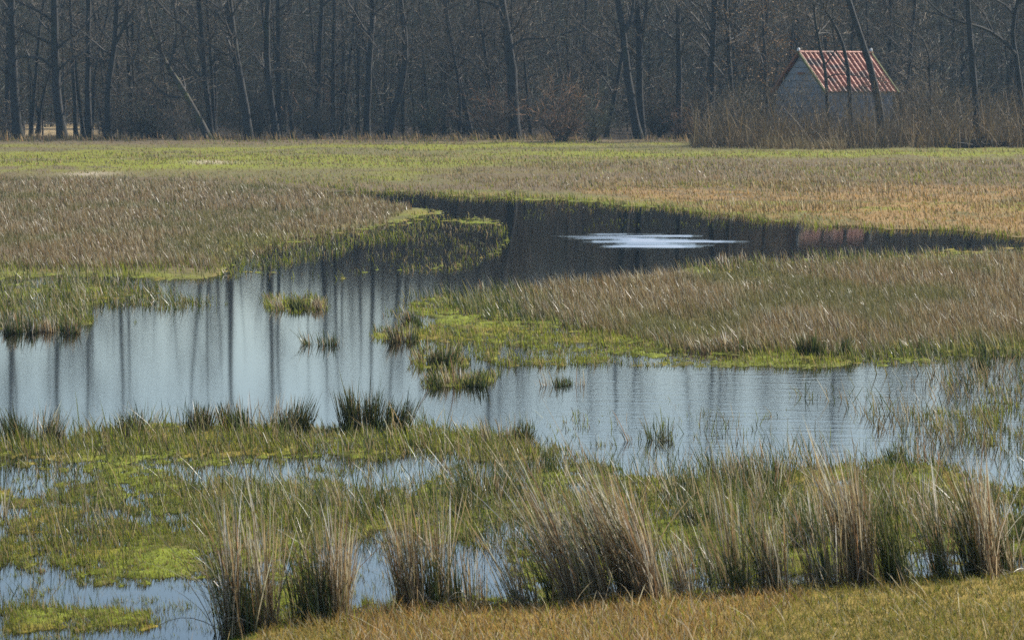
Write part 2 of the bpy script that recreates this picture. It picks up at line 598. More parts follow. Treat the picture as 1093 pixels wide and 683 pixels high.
# ------------------------------------------------------------------ grass and rush beds
STRAW, BROWN, PALE = np.array((.30, .220, .11)), np.array((.160, .106, .050)), np.array((.42, .36, .25))
RUSSET = np.array((.20, .115, .055))
GREEN, YGREEN, DARK = np.array((.062, .082, .018)), np.array((.165, .180, .020)), np.array((.028, .042, .014))
ORANGE, OLIVE = np.array((.28, .165, .050)), np.array((.10, .105, .030))


def pick(N, opts):
    """opts: list of (prob, root colour, tip colour)"""
    p = np.array([o[0] for o in opts], float)
    k = RNG.choice(len(opts), N, p=p / p.sum())
    j = RNG.uniform(.55, 1.5, N)[:, None]
    a = np.array([o[1] for o in opts])[k] * j
    b = np.array([o[2] for o in opts])[k] * j
    return np.minimum(a, .5), np.minimum(b, .5)


def field(mb, polys, dens, hgt, wpx, opts, lean=(-.22, 0), ls=.18, nseg=2, noise=None, zr=None, warp=True, minw=.002, hvar=.3, rej=None, patch=None):
    """blades in plan zones; dens = blades per photo pixel of ground, hgt (min, max) metres, wpx width in pixels there"""
    for poly in polys:
        xs, ys = [p[0] for p in poly], [p[1] for p in poly]
        x0, x1, y0, y1 = max(min(xs), -420), min(max(xs), 1500), min(ys), min(max(ys), 760)
        N = int((x1 - x0) * (y1 - y0) * dens)
        qx, qy = RNG.uniform(x0, x1, N), RNG.uniform(y0, y1, N)
        ok = inpoly(sample(WARPX, qx, qy) if warp else qx, sample(WARPY, qx, qy) if warp else qy, poly)
        qx, qy = qx[ok], qy[ok]
        Xb, Yb = on_ground(qx, qy)
        if noise:
            sx, sy, lo, hi = noise
            nz_ = fbm(Xb * sx, Yb * sy, 5)
            ok = RNG.random(len(Xb)) < sstep(lo, hi, nz_)
            Xb, Yb, qx, qy = Xb[ok], Yb[ok], qx[ok], qy[ok]
        if rej is not None:
            ok = RNG.random(len(Xb)) >= sample(rej, qx, qy)
            Xb, Yb = Xb[ok], Yb[ok]
        Zb = gz(Xb, Yb)
        if zr:
            ok = (Zb > zr[0]) & (Zb < zr[1])
            Xb, Yb, Zb = Xb[ok], Yb[ok], Zb[ok]
        N = len(Xb)
        if not N:
            continue
        s = F / Yb
        hmod = .42 + 1.15 * fbm(Xb * 1.1, Yb * .55, 2)
        H = RNG.uniform(hgt[0], hgt[1], N) * hmod * (1 + hvar * RNG.normal(size=N) * .5).clip(.4, 1.7)
        Wd = np.maximum(RNG.uniform(.6, 1.25, N) * wpx / s, minw)
        Ln = np.stack([RNG.normal(lean[0], ls, N), RNG.normal(lean[1], ls, N)], 1)
        a, b = pick(N, opts)
        if patch:
            t = (sstep(patch[0], patch[1], fbm(Xb * .45, Yb * .14, 4)) * RNG.uniform(.4, 1, N))[:, None]
            a, b = a * (1 - t) + patch[2] * t, b * (1 - t) + patch[3] * t
            H = H * (1 - .4 * t[:, 0])
        mb.blades(np.stack([Xb, Yb, np.maximum(Zb, -.06) - .01], 1), H, Wd, Ln, RNG.uniform(0, .7, N), a, b, nseg)


PATCH = (.44, .58, OLIVE * .75, OLIVE * 1.2)
BEDOPT = [(4, BROWN * .8, BROWN * 1.4), (3.5, OLIVE * .7, STRAW * .8), (1.6, GREEN * .8, BROWN), (2.2, STRAW * .8, PALE * 1.1), (.7, BROWN * .7, RUSSET)]
mb = MB()
field(mb, P_BEDL, .95, (.11, .28), .8, BEDOPT, ls=.22, patch=PATCH)
field(mb, [[(-400, 278), (180, 282), (330, 266), (440, 240), (470, 238), (440, 252), (330, 280), (240, 295), (-400, 293)]], .3, (.08, .22), 1.0, [(4, YGREEN, YGREEN), (2, GREEN, OLIVE), (2, OLIVE, STRAW)])
tag(put('rush_bed', mb.mesh('rush_bed', M_rush)), 'wide bed of withered brown rushes left of the pond inlet', 'rushes', kind='stuff')
mb = MB()
field(mb, P_BEDR, .95, (.11, .31), .8, BEDOPT, lean=(-.24, 0), ls=.22, patch=PATCH)
field(mb, [[(430, 318), (560, 312), (640, 345), (800, 374), (930, 374), (1500, 362), (1500, 372), (940, 384), (700, 372), (520, 340)]], .35, (.12, .34), 1.0, [(3, GREEN, OLIVE), (2, DARK, GREEN), (2, YGREEN, STRAW), (1, OLIVE, PALE)], lean=(-.28, 0), noise=(.5, .2, .35, .6))
tag(put('rush_bed', mb.mesh('rush_bed', M_rush)), 'wide bed of withered brown rushes on the right, beyond the main pond', 'rushes', kind='stuff')
mb = MB()
field(mb, P_UPR, .55, (.10, .26), .85, [(4, BROWN, BROWN * 1.5), (2, OLIVE, STRAW), (1.5, STRAW, PALE), (1, GREEN, OLIVE)], noise=(.12, .05, .25, .5))
tag(put('rush_bed', mb.mesh('rush_bed', M_rush)), 'strip of greyish brown rushes behind the orange grass bank', 'rushes', kind='stuff')

mb = MB()
field(mb, [[(-420, 151.5), (1500, 151.5), (1500, 200), (900, 200), (600, 206), (400, 206), (200, 194), (-420, 196)]], .42, (.07, .2), .9,
      [(3, OLIVE * 1.1, OLIVE * 1.5), (2, YGREEN * .9, YGREEN), (3, BROWN, STRAW)], noise=(.06, .05, .42, .56))
field(mb, [[(-420, 151.5), (1500, 151.5), (1500, 200), (900, 200), (600, 206), (400, 206), (200, 194), (-420, 196)]], .5, (.05, .14), .8, [(2, YGREEN * .9, YGREEN), (3, OLIVE, STRAW), (2.6, BROWN, STRAW * .8)], patch=(.46, .56, BROWN * .8, STRAW * .7))
field(mb, [[(-420, 150.5), (735, 150.5), (735, 154), (-420, 154)]], .8, (.25, .6), .9, [(3, BROWN, STRAW * .8), (2, OLIVE, BROWN), (1, RUSSET, STRAW)], noise=(.15, .05, .3, .5))
tag(put('meadow_grass', mb.mesh('meadow_grass', M_grass)), 'olive and yellow green meadow grass below the bare wood', 'grass', kind='stuff')
mb = MB()
field(mb, P_ORANGE, .6, (.05, .15), .9, [(3, ORANGE * .7, ORANGE * .9), (3, STRAW * .7, STRAW), (1.2, YGREEN, OLIVE), (2.5, BROWN, BROWN * 1.3), (.8, OLIVE * .7, BROWN)])
field(mb, P_ORANGE, .5, (.12, .3), .9, [(3, BROWN, STRAW * .8), (2, OLIVE * .8, BROWN), (1, STRAW, PALE)], noise=(.16, .09, .46, .58))
tag(put('bank_grass', mb.mesh('bank_grass', M_grass)), 'short orange brown grass on the bank right of the channel', 'grass', kind='stuff')

# marsh green: short sedge and moss on everything shallow
mb = MB()
SHORT = [(3, YGREEN * .9, YGREEN * 1.05), (2.6, GREEN, OLIVE * 1.3), (1.2, OLIVE, STRAW * .8), (.8, BROWN, ORANGE * .8)]
for k_, p in enumerate(P_MARSH[:5]):
    if k_ == 0:
        continue
    if k_ in (2, 3):
        field(mb, [p], .22, (.02, .08), .85, SHORT, zr=(-.03, .2), nseg=1)
    else:
        field(mb, [p], .75, (.02, .09), .85, SHORT, zr=(-.03, .2), nseg=1)
field(mb, P_MARSH[5:6], .2, (.015, .06), .95, SHORT, zr=(-.03, .2), nseg=2, rej=R_front)
field(mb, P_MARSH[6:7], .75, (.015, .06), .95, SHORT, zr=(-.03, .2), nseg=2, rej=R_front)
field(mb, P_MARSH[7:], .2, (.02, .08), .9, SHORT, zr=(-.03, .2), nseg=1)
field(mb, P_MARSH[5:6], .07, (.06, .16), .9, SHORT, zr=(-.14, .0), nseg=1, noise=(.9, .3, .45, .62))
field(mb, P_PUDDLE[:7], .34, (.03, .11), .85, SHORT, zr=(-.14, .0), nseg=2, noise=(1.3, .6, .40, .56))
field(mb, P_PUDDLE[:7], .02, (.10, .28), .8, [(2, DARK * 1.4, GREEN), (1, OLIVE, STRAW)], lean=(-.1, 0), ls=.4, nseg=3, noise=(.8, .4, .40, .60))
field(mb, P_MARSH[:1], .36, (.04, .15), .85, [(3, GREEN, OLIVE * 1.2), (2, YGREEN * .8, YGREEN), (2, OLIVE, STRAW), (1.5, BROWN, STRAW)], noise=(.55, .16, .37, .55))
tag(put('marsh_grass', mb.mesh('marsh_grass', M_grass)), 'bright yellow green marsh grass and moss in the shallow water', 'grass', kind='stuff')

# loose green and brown rushes through the near marsh
mb = MB()
LOOSE = [(3, DARK * 1.5, GREEN), (3, GREEN, OLIVE * 1.4), (2.4, YGREEN * .6, YGREEN * .8), (2, OLIVE, STRAW), (1.5, BROWN, STRAW * 1.1), (1.5, STRAW, PALE * 1.2)]
NEARM = [[(-420, 470), (120, 462), (460, 458), (700, 508), (1000, 470), (1500, 440), (1500, 575), (1093, 575), (860, 585), (560, 590), (300, 596), (200, 590), (-420, 590)]]
field(mb, NEARM, .088, (.14, .36), .95, LOOSE, lean=(-.12, 0), ls=.28, nseg=3, noise=(.45, .16, .44, .58), rej=R_pud * .9)
field(mb, NEARM, .022, (.10, .26), .9, LOOSE, lean=(-.1, 0), ls=.4, nseg=3, rej=R_pud * .9)
field(mb, [[(700, 545), (1500, 520), (1500, 606), (1093, 611), (960, 621), (850, 629), (720, 636)]], .030, (.24, .55), .9, [(3, DARK * 1.3, GREEN * 1.2), (3, GREEN, OLIVE * 1.5), (2, YGREEN * .7, YGREEN), (2, OLIVE, STRAW), (1.5, STRAW * .8, PALE)], lean=(-.2, 0), ls=.22, nseg=4, noise=(.6, .3, .40, .58))
field(mb, [[(860, 408), (980, 400), (1500, 396), (1500, 500), (980, 480), (930, 450)]], .085, (.14, .34), .95, [(3, DARK * 1.5, OLIVE * .8), (3, BROWN * .8, STRAW * .9), (1.5, OLIVE, STRAW), (1, STRAW, PALE)], lean=(-.25, 0), ls=.2, nseg=3, noise=(.5, .2, .36, .58))
field(mb, [[(560, 440), (960, 405), (960, 490), (700, 510), (580, 490)]], .020, (.10, .3), .9, LOOSE + [(4, YGREEN * .8, YGREEN)], lean=(-.12, 0), ls=.3, nseg=3, noise=(.8, .2, .48, .62))
field(mb, [[(-400, 294), (110, 296), (235, 310), (225, 328), (100, 330), (90, 352), (-400, 354)]], .30, (.14, .32), .95, LOOSE, lean=(-.2, 0), ls=.25, noise=(.4, .15, .35, .55), zr=(-.05, .3))
field(mb, [[(370, 240), (470, 232), (540, 246), (510, 284), (380, 296), (250, 296)]], .09, (.06, .2), .9, [(2, GREEN, OLIVE), (2, YGREEN, OLIVE), (2, BROWN, STRAW)], noise=(.35, .10, .50, .62))
field(mb, [[(560, 222), (720, 226), (860, 246), (720, 242), (560, 246)]], .10, (.05, .16), .9, [(2, GREEN, OLIVE), (3, YGREEN, OLIVE)], noise=(.35, .08, .45, .6))
field(mb, [[(720, 282), (850, 273), (1093, 264), (1500, 262), (1500, 280), (1000, 284), (740, 300)]], .28, (.10, .3), .95, [(2, GREEN, OLIVE), (2, YGREEN, OLIVE), (2, BROWN, STRAW), (1, STRAW, PALE)], noise=(.5, .1, .35, .55))
tag(put('marsh_rushes', mb.mesh('marsh_rushes', M_rush)), 'loose green and straw coloured rushes scattered through the shallow marsh', 'rushes', kind='stuff')

# grass growing along every water's edge
mb = MB()
EDGE = [(3, YGREEN * .9, YGREEN), (2, GREEN, OLIVE * 1.2), (1.5, OLIVE, STRAW), (.8, BROWN, STRAW)]
field(mb, [[(-420, 200), (330, 202), (1500, 206), (1500, 300), (-420, 300)]], .3, (.03, .14), .9, EDGE, zr=(-.03, .03), noise=(.2, .1, .42, .6), rej=np.maximum(R_bed * .7, R_water * .85))
field(mb, [[(-420, 300), (1500, 300), (1500, 500), (-420, 480)]], .55, (.03, .15), .9, EDGE, zr=(-.03, .04), noise=(.5, .25, .35, .52), rej=R_bed * .7)
field(mb, [[(-420, 470), (1500, 470), (1500, 640), (540, 660), (240, 720), (-420, 740)]], .5, (.02, .10), .9, EDGE, zr=(-.03, .015), noise=(.9, .5, .38, .52))
tag(put('shore_grass', mb.mesh('shore_grass', M_grass)), 'thin grass growing along the edges of the pools', 'grass', kind='stuff')

mb = MB()
BANK = [(340, 202), (470, 206.5), (560, 209), (640, 215), (720, 222.5), (816, 232), (875, 241), (985, 245.5), (1093, 250), (1300, 261)]
field(mb, [BANK + [(x, y + 2.6) for x, y in BANK[::-1]]], 1.6, (.05, .22), .9, EDGE + [(2, BROWN, STRAW)], warp=True)
field(mb, [[(330, 203), (560, 211), (720, 224), (700, 231), (560, 222), (400, 215)]], .16, (.05, .16), .9, EDGE, noise=(.25, .12, .42, .56))
tag(put('shore_grass', mb.mesh('shore_grass', M_grass)), 'fringe of short grass along the far bank of the channel', 'grass', kind='stuff')

# foreground turf
mb = MB()
field(mb, P_FRONT, .42, (.05, .13), 1.1, [(5, ORANGE * .8, ORANGE * 1.15), (3, OLIVE, ORANGE), (2, YGREEN * .8, YGREEN * 1.1), (1.3, STRAW, PALE), (1.2, BROWN * .8, BROWN)], lean=(-.15, 0), ls=.45, nseg=2, patch=(.58, .72, OLIVE * .9, YGREEN * .9))
field(mb, P_FRONT, .004, (.14, .3), .9, [(2, STRAW, PALE), (1, BROWN, STRAW)], lean=(-.3, 0), ls=.5, nseg=4)
tag(put('turf_grass', mb.mesh('turf_grass', M_grass)), 'short yellowish brown turf along the near edge', 'grass', kind='stuff')


# ------------------------------------------------------------------ rush tufts and tall clumps: things
def clump(name, label, cat, pxc, pyb, wpx, hpx, n_dry, n_green, lean=-.12, spread=.22, depth=.5, group=None, tall=1.0, thick=.9, fallen=0, dark=1.0):
    Xc, Yc = (float(v) for v in on_ground(pxc, pyb))
    s = F / Yc
    wid, hgt = wpx / s, hpx / s
    root = put(name, None, None, (Xc, Yc, float(gz(Xc, Yc))))
    tag(root, label, cat, group)
    for part, n, opts, hh in (('dry_stems', int(n_dry * (.92 if cat == 'rush clump' else 1.3)), [(3, BROWN * .7, STRAW * 1.2), (1.2, OLIVE * .6, STRAW), (3.4, STRAW * .55, PALE * 1.2), (2.2, STRAW * 1.1, PALE * 1.5), (2.2, RUSSET * .7, RUSSET * 1.5), (.8, BROWN * .5, BROWN)], (.35, 1.0)),  # base shade put into the darker root colours, highlights into the pale tips
                              ('green_stems', int(n_green * (.65 if cat == 'rush clump' else 1.5)), [(4, DARK * dark, GREEN * dark), (2, DARK * .8 * dark, OLIVE * .8), (1, GREEN * dark, STRAW * .8)], (.25, .72) if cat == 'rush clump' else (.3, .85))):
        if not n:
            continue
        m = MB()
        nc = max(3, int(wid / .16))
        cx = RNG.uniform(-.46, .46, nc) * wid
        cy = RNG.uniform(-.5, .5, nc) * wid * depth
        k = RNG.integers(0, nc, n)
        bx = cx[k] + RNG.normal(0, .045, n)
        by = cy[k] + RNG.normal(0, .06, n)
        hk = (.6 + .5 * RNG.random(nc))[k]
        H = hgt * (1.32 if cat == 'rush clump' else 1.32) * tall * (RNG.uniform(hh[0], hh[1], n) ** .8 * hk * RNG.uniform(.72, 1.05, n) + .22 * (RNG.random(n) < .09))
        lx = RNG.normal(lean - (.05 if cat == 'rush clump' else 0), .07, n) + RNG.normal(0, .06, nc)[k] + (bx / wid) * spread * (.45 if cat == 'rush clump' else 1) + RNG.normal(0, .16, n) * (RNG.random(n) < .4)
        ly = RNG.normal(0, .13, n)
        bent = RNG.random(n) < (.16 if cat == 'rush clump' else .08)
        lx = np.where(bent, lx + RNG.normal(-.1, .45, n), lx)
        H = np.where(bent, H * .8, H)
        a, b = pick(n, opts)
        gzb = gz(Xc + bx, Yc + by) - .02
        m.blades(np.stack([bx + Xc, by + Yc, gzb], 1), H, RNG.uniform(.6, 1.9, n) * thick * (.95 if cat == 'rush clump' else .72) / s, np.stack([lx, ly], 1), np.where(bent, 1.3, RNG.uniform(-.2, .7, n)), a, b, 5)
        if part == 'dry_stems' and fallen:      # bent and fallen stalks at the foot
            for _ in range(fallen):
                L = RNG.uniform(.25, .55) * hgt
                ang = RNG.uniform(0, 2 * np.pi)
                x0, y0 = RNG.uniform(-.5, .5) * wid, RNG.uniform(-.6, .1) * wid * depth
                t = np.linspace(0, 1, 7)
                top = RNG.uniform(.1, .45) * L
                z = np.sin(np.pi * t * RNG.uniform(.6, 1.0)) * top
                P = np.stack([Xc + x0 + np.cos(ang) * L * t, Yc + y0 + np.sin(ang) * L * t * .5, root.location.z + z + .01], 1)
                m.tube(P, np.linspace(.0035, .002, 7), 4, PALE * RNG.uniform(.6, 1.0))
        put(part, m.mesh(part, M_stem if part == 'dry_stems' else M_rush, False, tuple(root.location)), root)
    return root


RC = 'rush clump'
clump('rush_clump', 'tall straw brown rush clump with dark green foot, leftmost along the near turf', RC, 268, 676, 52, 150, 300, 260, -.05, .25, .7, fallen=8)
clump('rush_clump', 'loose brown rush clump just right of the leftmost tall clump', RC, 345, 668, 96, 118, 360, 240, -.03, .3, .5, fallen=14)
clump('rush_clump', 'narrow upright tawny rush clump with water on both sides', RC, 449, 656, 48, 128, 260, 200, -.05, .25, .7, fallen=12)
clump('rush_clump', 'thin green and straw rush clump at the edge of a small puddle', RC, 503, 650, 50, 80, 50, 110, .0, .4, .5, fallen=5)
clump('rush_clump', 'widest tallest brown rush clump, leaning left along the near turf edge', RC, 655, 645, 150, 160, 820, 420, -.28, .15, .45, fallen=16)
clump('rush_clump', 'pale straw rush stems arching low left of the widest brown clump', RC, 555, 650, 34, 105, 60, 40, -.35, .2, .5, fallen=4)
clump('rush_clump', 'dark green based rush clump with thin brown tips right of the widest clump', RC, 805, 637, 66, 122, 150, 220, -.12, .3, .5, fallen=10)
clump('rush_clump', 'sparse brown rush stems between the widest clump and the dark green based clump', RC, 735, 641, 44, 105, 70, 30, -.15, .3, .5, fallen=6)
clump('rush_clump', 'dense dark brown rush clump leaning left beside the bright green puddle', RC, 930, 628, 66, 140, 420, 240, -.16, .15, .6, fallen=10)
clump('rush_clump', 'green and brown rush clump left of the dense dark brown clump', RC, 880, 632, 40, 100, 80, 90, -.10, .3, .5, fallen=5)
clump('rush_clump', 'rightmost tall clump, brown rushes leaning left over a dark green foot', RC, 1030, 620, 76, 132, 280, 260, -.18, .2, .6, fallen=6)
clump('rush_clump', 'brown rush clump cut by the right edge of the view', RC, 1092, 614, 60, 125, 240, 170, -.18, .2, .6, fallen=6)
clump('rush_clump', 'ragged straw stems behind the dark green based clump', RC, 765, 618, 40, 80, 50, 40, -.25, .3, .6)

RT = 'rush tuft'
clump('rush_tuft', 'round dark green rush tuft standing in open water, largest of the pond tufts', RT, 463, 389, 56, 27, 60, 260, -.05, .7, .6, dark=1.1)
clump('rush_tuft', 'low green rush tuft with straw stems, just below and right of the round pond tuft', RT, 492, 411, 62, 24, 60, 150, -.1, .5, .4, dark=1.1)
clump('rush_tuft', 'sparse rush tuft in open water, rightmost of the pond tufts', RT, 602, 411, 56, 22, 30, 110, -.12, .6, .4, dark=1.1)
clump('rush_tuft', 'small rush tuft at the pond side above the round pond tuft', RT, 425, 364, 44, 20, 70, 130, -.15, .5, .4)
clump('rush_tuft', 'green rush tuft on the tip of the green tongue of land', RT, 446, 346, 34, 16, 60, 110, -.1, .5, .5)
clump('rush_tuft', 'short flat rush tuft on a grassy islet in the left of the pond', RT, 317, 329, 60, 14, 110, 130, -.1, .4, .4)
clump('rush_tuft', 'faint thin rush stems in open water below the grassy islet', RT, 347, 368, 46, 22, 20, 70, -.1, .5, .3)
clump('rush_tuft', 'wide rush tuft at the left edge of the pond', RT, 42, 354, 100, 24, 260, 380, -.1, .3, .4)
clump('rush_tuft', 'dark green rush tuft at the front edge of the right rush bed', RT, 878, 379, 62, 24, 60, 260, .05, .5, .3, dark=.9)
clump('rush_tuft', 'isolated dark green rush tuft at the far right pond edge', RT, 1049, 391, 36, 24, 20, 170, .05, .6, .5, dark=.9)
clump('rush_tuft', 'pale dry rush stems in front of the right rush bed', RT, 770, 375, 60, 22, 120, 70, -.3, .3, .3)
clump('rush_tuft', 'pale rush stems on the far lip of the right rush bed', RT, 780, 287, 50, 16, 110, 50, -.1, .4, .3)
clump('rush_tuft', 'three pale rush sprigs in the dark channel', RT, 530, 309, 36, 12, 30, 20, -.1, .6, .3)
clump('rush_tuft', 'dark green spiky rush tuft at the left end of the near bank', RT, 32, 471, 62, 40, 30, 275, .02, .7, .4, dark=.62)
clump('rush_tuft', 'small spiky rush tuft second along the near bank', RT, 140, 464, 56, 29, 30, 175, .02, .6, .4, dark=.62)
clump('rush_tuft', 'spiky green rush tuft in the middle of the near bank', RT, 208, 462, 60, 31, 40, 225, .02, .6, .4, dark=.62)
clump('rush_tuft', 'broad dark rush tuft left of the highest tuft on the near bank', RT, 285, 461, 90, 41, 60, 412, .03, .4, .4, dark=.62)
clump('rush_tuft', 'highest dark green rush tuft on the near bank', RT, 395, 460, 88, 46, 60, 500, .02, .5, .4, dark=.62)
clump('rush_tuft', 'thin rush tuft at the right end of the near bank', RT, 540, 473, 60, 26, 60, 162, -.02, .5, .4, dark=.62)
clump('rush_tuft', 'sparse dark rush stems in the water right of the near bank', RT, 695, 470, 50, 34, 24, 60, -.12, .5, .4)
for i in range(40):
    qx, qy = RNG.uniform(-60, 1150), RNG.uniform(476, 590)
    if qx < 235 and qy > 560:
        continue
    if sample(R_pud, np.array([qx]), np.array([qy]))[0] > .3:
        continue
    k = (qy - 94) / 480
    clump('rush_tuft', 'small ragged tuft of green and straw rushes scattered in the near marsh', RT, qx, qy, RNG.uniform(30, 80), RNG.uniform(26, 52) * k * 1.1, int(RNG.uniform(15, 60)), int(RNG.uniform(40, 120)), -.12, .5, .4, 'rush tufts scattered in the near marsh')

# ------------------------------------------------------------------ trees
TW_A, TW_B, TW_C = np.array((.058, .052, .040)), np.array((.122, .092, .060)), np.array((.064, .068, .040))


def smooth_path(P, n):
    P = np.asarray(P, float)
    d = np.concatenate([[0], np.cumsum(np.linalg.norm(np.diff(P, axis=0), axis=1))])
    t = np.linspace(0, d[-1], n)
    Q = np.stack([np.interp(t, d, P[:, i]) for i in range(3)], 1)
    for _ in range(2):
        Q[1:-1] = (Q[:-2] + 2 * Q[1:-1] + Q[2:]) / 4
    return Q


def branch(mb, p, d, L, r, lvl, twig, ncol):
    n = 6 if lvl == 0 else 4
    P = [np.asarray(p, float)]
    d = np.asarray(d, float)
    d = d / np.linalg.norm(d)
    for i in range(n):
        d = d + RNG.normal(0, .17, 3) + np.array([0, 0, .05])
        d /= np.linalg.norm(d)
        P.append(P[-1] + d * L / n)
    P = np.array(P)
    mb.tube(P, np.linspace(r, max(r * .25, .008), n + 1), 5 if lvl == 0 else 3, (.06, .052, .043))
    if lvl < 1:
        for _ in range(int(3 + L * .9)):
            k = RNG.integers(1, n + 1)
            dd = P[k] - P[k - 1]
            dd = dd / np.linalg.norm(dd) + RNG.normal(0, .6, 3)
            branch(mb, P[k], dd, L * RNG.uniform(.25, .5), r * .42, lvl + 1, twig, ncol)
    m = int(twig * L * (1 if lvl else .6))
    if m:
        k = RNG.integers(1, n + 1, m)
        f = RNG.random(m)[:, None]
        p0 = P[k] * f + P[k - 1] * (1 - f)
        dv = RNG.normal(0, .8, (m, 3)) + d * .9 + np.array([0, 0, .2])
        dv /= np.linalg.norm(dv, axis=1)[:, None]
        c = np.where(RNG.random((m, 1)) < .5, TW_A, ncol * 1.5) * RNG.uniform(.7, 2.2, (m, 1))
        mb.sliver(p0, p0 + dv * RNG.uniform(.3, 1.0, (m, 1)), RNG.uniform(.014, .028, m), c)


def tree(label, poly, D, wpx, H, limbs=(), nl=18, twig=8, moss=False, lo=.13, group=None, ncol=TW_B, leaves=0):
    """poly: trunk from base up (photo pixels) at distance D; continues upward to height H"""
    s = F / D
    pts = [np.array(at(x, y, D)) for x, y in poly]
    z0 = float(gz(pts[0][0], D))
    pts[0][2] = z0 - .08
    d = pts[-1] - pts[-2]
    d = d / np.linalg.norm(d)
    p = pts[-1]
    while p[2] < H:
        d = d + np.array([0, 0, .8]) + RNG.normal(0, .07, 3)
        d /= np.linalg.norm(d)
        p = p + d * 1.5
        pts.append(p)
    n = 22
    P = smooth_path(pts, n)
    dy = np.cumsum(RNG.normal(0, .05, n))
    P[:, 1] += dy
    P[1:, 0] += RNG.normal(0, .018, n - 1)
    h = (P[:, 2] - z0) / (H - z0)
    R = wpx / s / 2 * np.clip(1 - h, .03, 1) ** .75 * (1 + .35 * np.exp(-np.clip(P[:, 2] - z0, 0, 9) / .35))
    root = put('bare_tree', None, None, tuple(P[0]))
    tag(root, label, 'tree', group)
    mt = MB()
    mt.tube(P, R, 9)
    put('trunk', mt.mesh('trunk', M_bark_moss if moss else M_bark, True, P[0]), root)
    mc = MB()
    for lb in limbs:
        lp = [np.array(at(x, y, D)) for x, y in lb[:-1]]
        for q in range(1, len(lp)):
            lp[q][1] += RNG.normal(0, .35)
        dd = lp[-1] - lp[-2]
        dd /= np.linalg.norm(dd)
        q = lp[-1]
        for _ in range(4):
            dd = dd + RNG.normal(0, .12, 3) + np.array([0, 0, .12])
            dd /= np.linalg.norm(dd)
            q = q + dd * .7
            lp.append(q)
        LP = smooth_path(lp, 12)
        r = lb[-1] / s / 2
        mc.tube(LP, np.linspace(r, r * .3, 12), 6, (.05, .045, .037))
        for _ in range(8):
            k = RNG.integers(3, 12)
            branch(mc, LP[k], LP[k] - LP[k - 1] + RNG.normal(0, .25, 3), RNG.uniform(.8, 2.2), r * .35, 1, twig, ncol)
    for _ in range(nl):
        hh = RNG.uniform(lo, .97)
        k = min(int(np.searchsorted(h, hh)), n - 1)
        az = RNG.uniform(0, 2 * np.pi)
        el = RNG.uniform(.25, 1.1)
        L = (1.0 + (1 - hh) * 3.6) * RNG.uniform(.6, 1.2)
        branch(mc, P[k], (math.cos(az) * math.cos(el), math.sin(az) * math.cos(el), math.sin(el)), L, min(R[k] * .5, .09), 0, twig, ncol)
    if leaves:
        c0 = P[n // 4:]
        b = c0[RNG.integers(0, len(c0), leaves)] + RNG.normal(0, 1, (leaves, 3)) * np.array([1.9, 1.6, 1.1])
        b = b[fbm(b[:, 0] * 1.3, b[:, 2] * 1.3, 3) > .47]
        dv = RNG.normal(0, .07, b.shape)
        mc.sliver(b, b + dv, RNG.uniform(.05, .10, len(b)), np.array((.26, .15, .06)) * RNG.uniform(.5, 1.3, (len(b), 1)))
    put('crown', mc.mesh('crown', M_twig, False, P[0]), root)
    return root


tree('thick dark straight trunk nearest the left edge', [(19, 152), (17, 120), (13, 60), (12, 0)], 229, 11, 25)
tree('thinner straight trunk close behind the thick trunk at the left edge', [(9, 151), (8, 60), (8, 0)], 234, 6, 23)
tree('thick trunk with a long level limb reaching left', [(67, 153), (62, 120), (60, 85), (58, 45), (58, 0)], 229, 10.5, 24,
     [((55, 72), (48, 62), (20, 61), 4), ((57, 48), (40, 40), (18, 29), 3.5), ((58, 26), (50, 16), (25, 5), 4), ((61, 52), (69, 46), (76, 40), 3)])
tree('slender leaning tree left of the trunk with the level limb', [(33, 151), (37, 90), (40, 50), (46, 5)], 238, 4.5, 19, lo=.4)
tree('very thin sapling leaning right beside the trunk with the level limb', [(40, 151), (45, 105), (54, 75)], 240, 3, 11, nl=6, lo=.3)
tree('thin sapling with a slight bend left of the slim straight trunk', [(90, 152), (82, 90), (78, 40)], 236, 4, 17, lo=.3)
tree('slim straight trunk with a curved twig on its right', [(96, 153), (93, 100), (93, 60), (94, 0)], 231, 7, 24, [((115, 42), (104, 28), (98, 5), 2.5)])
tree('thin tree leaning right from the foot of the slim straight trunk', [(98, 152), (99, 90), (106, 55), (114, 20)], 234, 3.5, 15, lo=.3)
tree('stout trunk bending right with a low forked limb', [(115, 153), (115, 90), (120, 65), (124, 30), (126, 0)], 230, 7.5, 23,
     [((122, 50), (135, 25), (150, 0), 4), ((118, 64), (110, 67), (104, 66), 2)])
tree('medium dark trunk just right of the trunk that bends right', [(140, 152), (141, 100), (137, 65), (136, 20)], 236, 5.5, 20)
tree('mossy tree leaning far to the left with crooked limbs', [(223, 152), (213, 128), (197, 100), (180, 73), (165, 47), (157, 20)], 227, 8, 13,
     [((194, 104), (180, 105), (168, 94), 3), ((180, 73), (190, 40), (186, 10), 3)], 10, 9, True)
tree('upright trunk sharing its foot with the leaning mossy tree', [(226, 152), (222, 110), (220, 85), (215, 60), (213, 0)], 230, 6.5, 21,
     [((218, 85), (203, 72), (195, 40), 3), ((220, 90), (205, 82), (196, 70), 3)])
tree('thin straight trunk right of the leaning mossy tree', [(229, 152), (226, 80), (224, 40), (220, 0)], 232, 4.5, 21)
tree('thick trunk leaning left with a long diagonal limb across its neighbours', [(266, 153), (261, 110), (257, 85), (252, 60), (247, 30), (245, 0)], 226, 9.5, 24,
     [((255, 66), (225, 50), (195, 28), (165, 3), 4), ((250, 38), (243, 22), (241, 0), 5), ((244, 30), (228, 12), (212, 0), 3.5)])
tree('trunk forking high into two parallel stems', [(295, 153), (290, 110), (286, 80), (284, 40), (287, 0)], 229, 8, 24, [((285, 48), (281, 22), (278, 0), 5)])
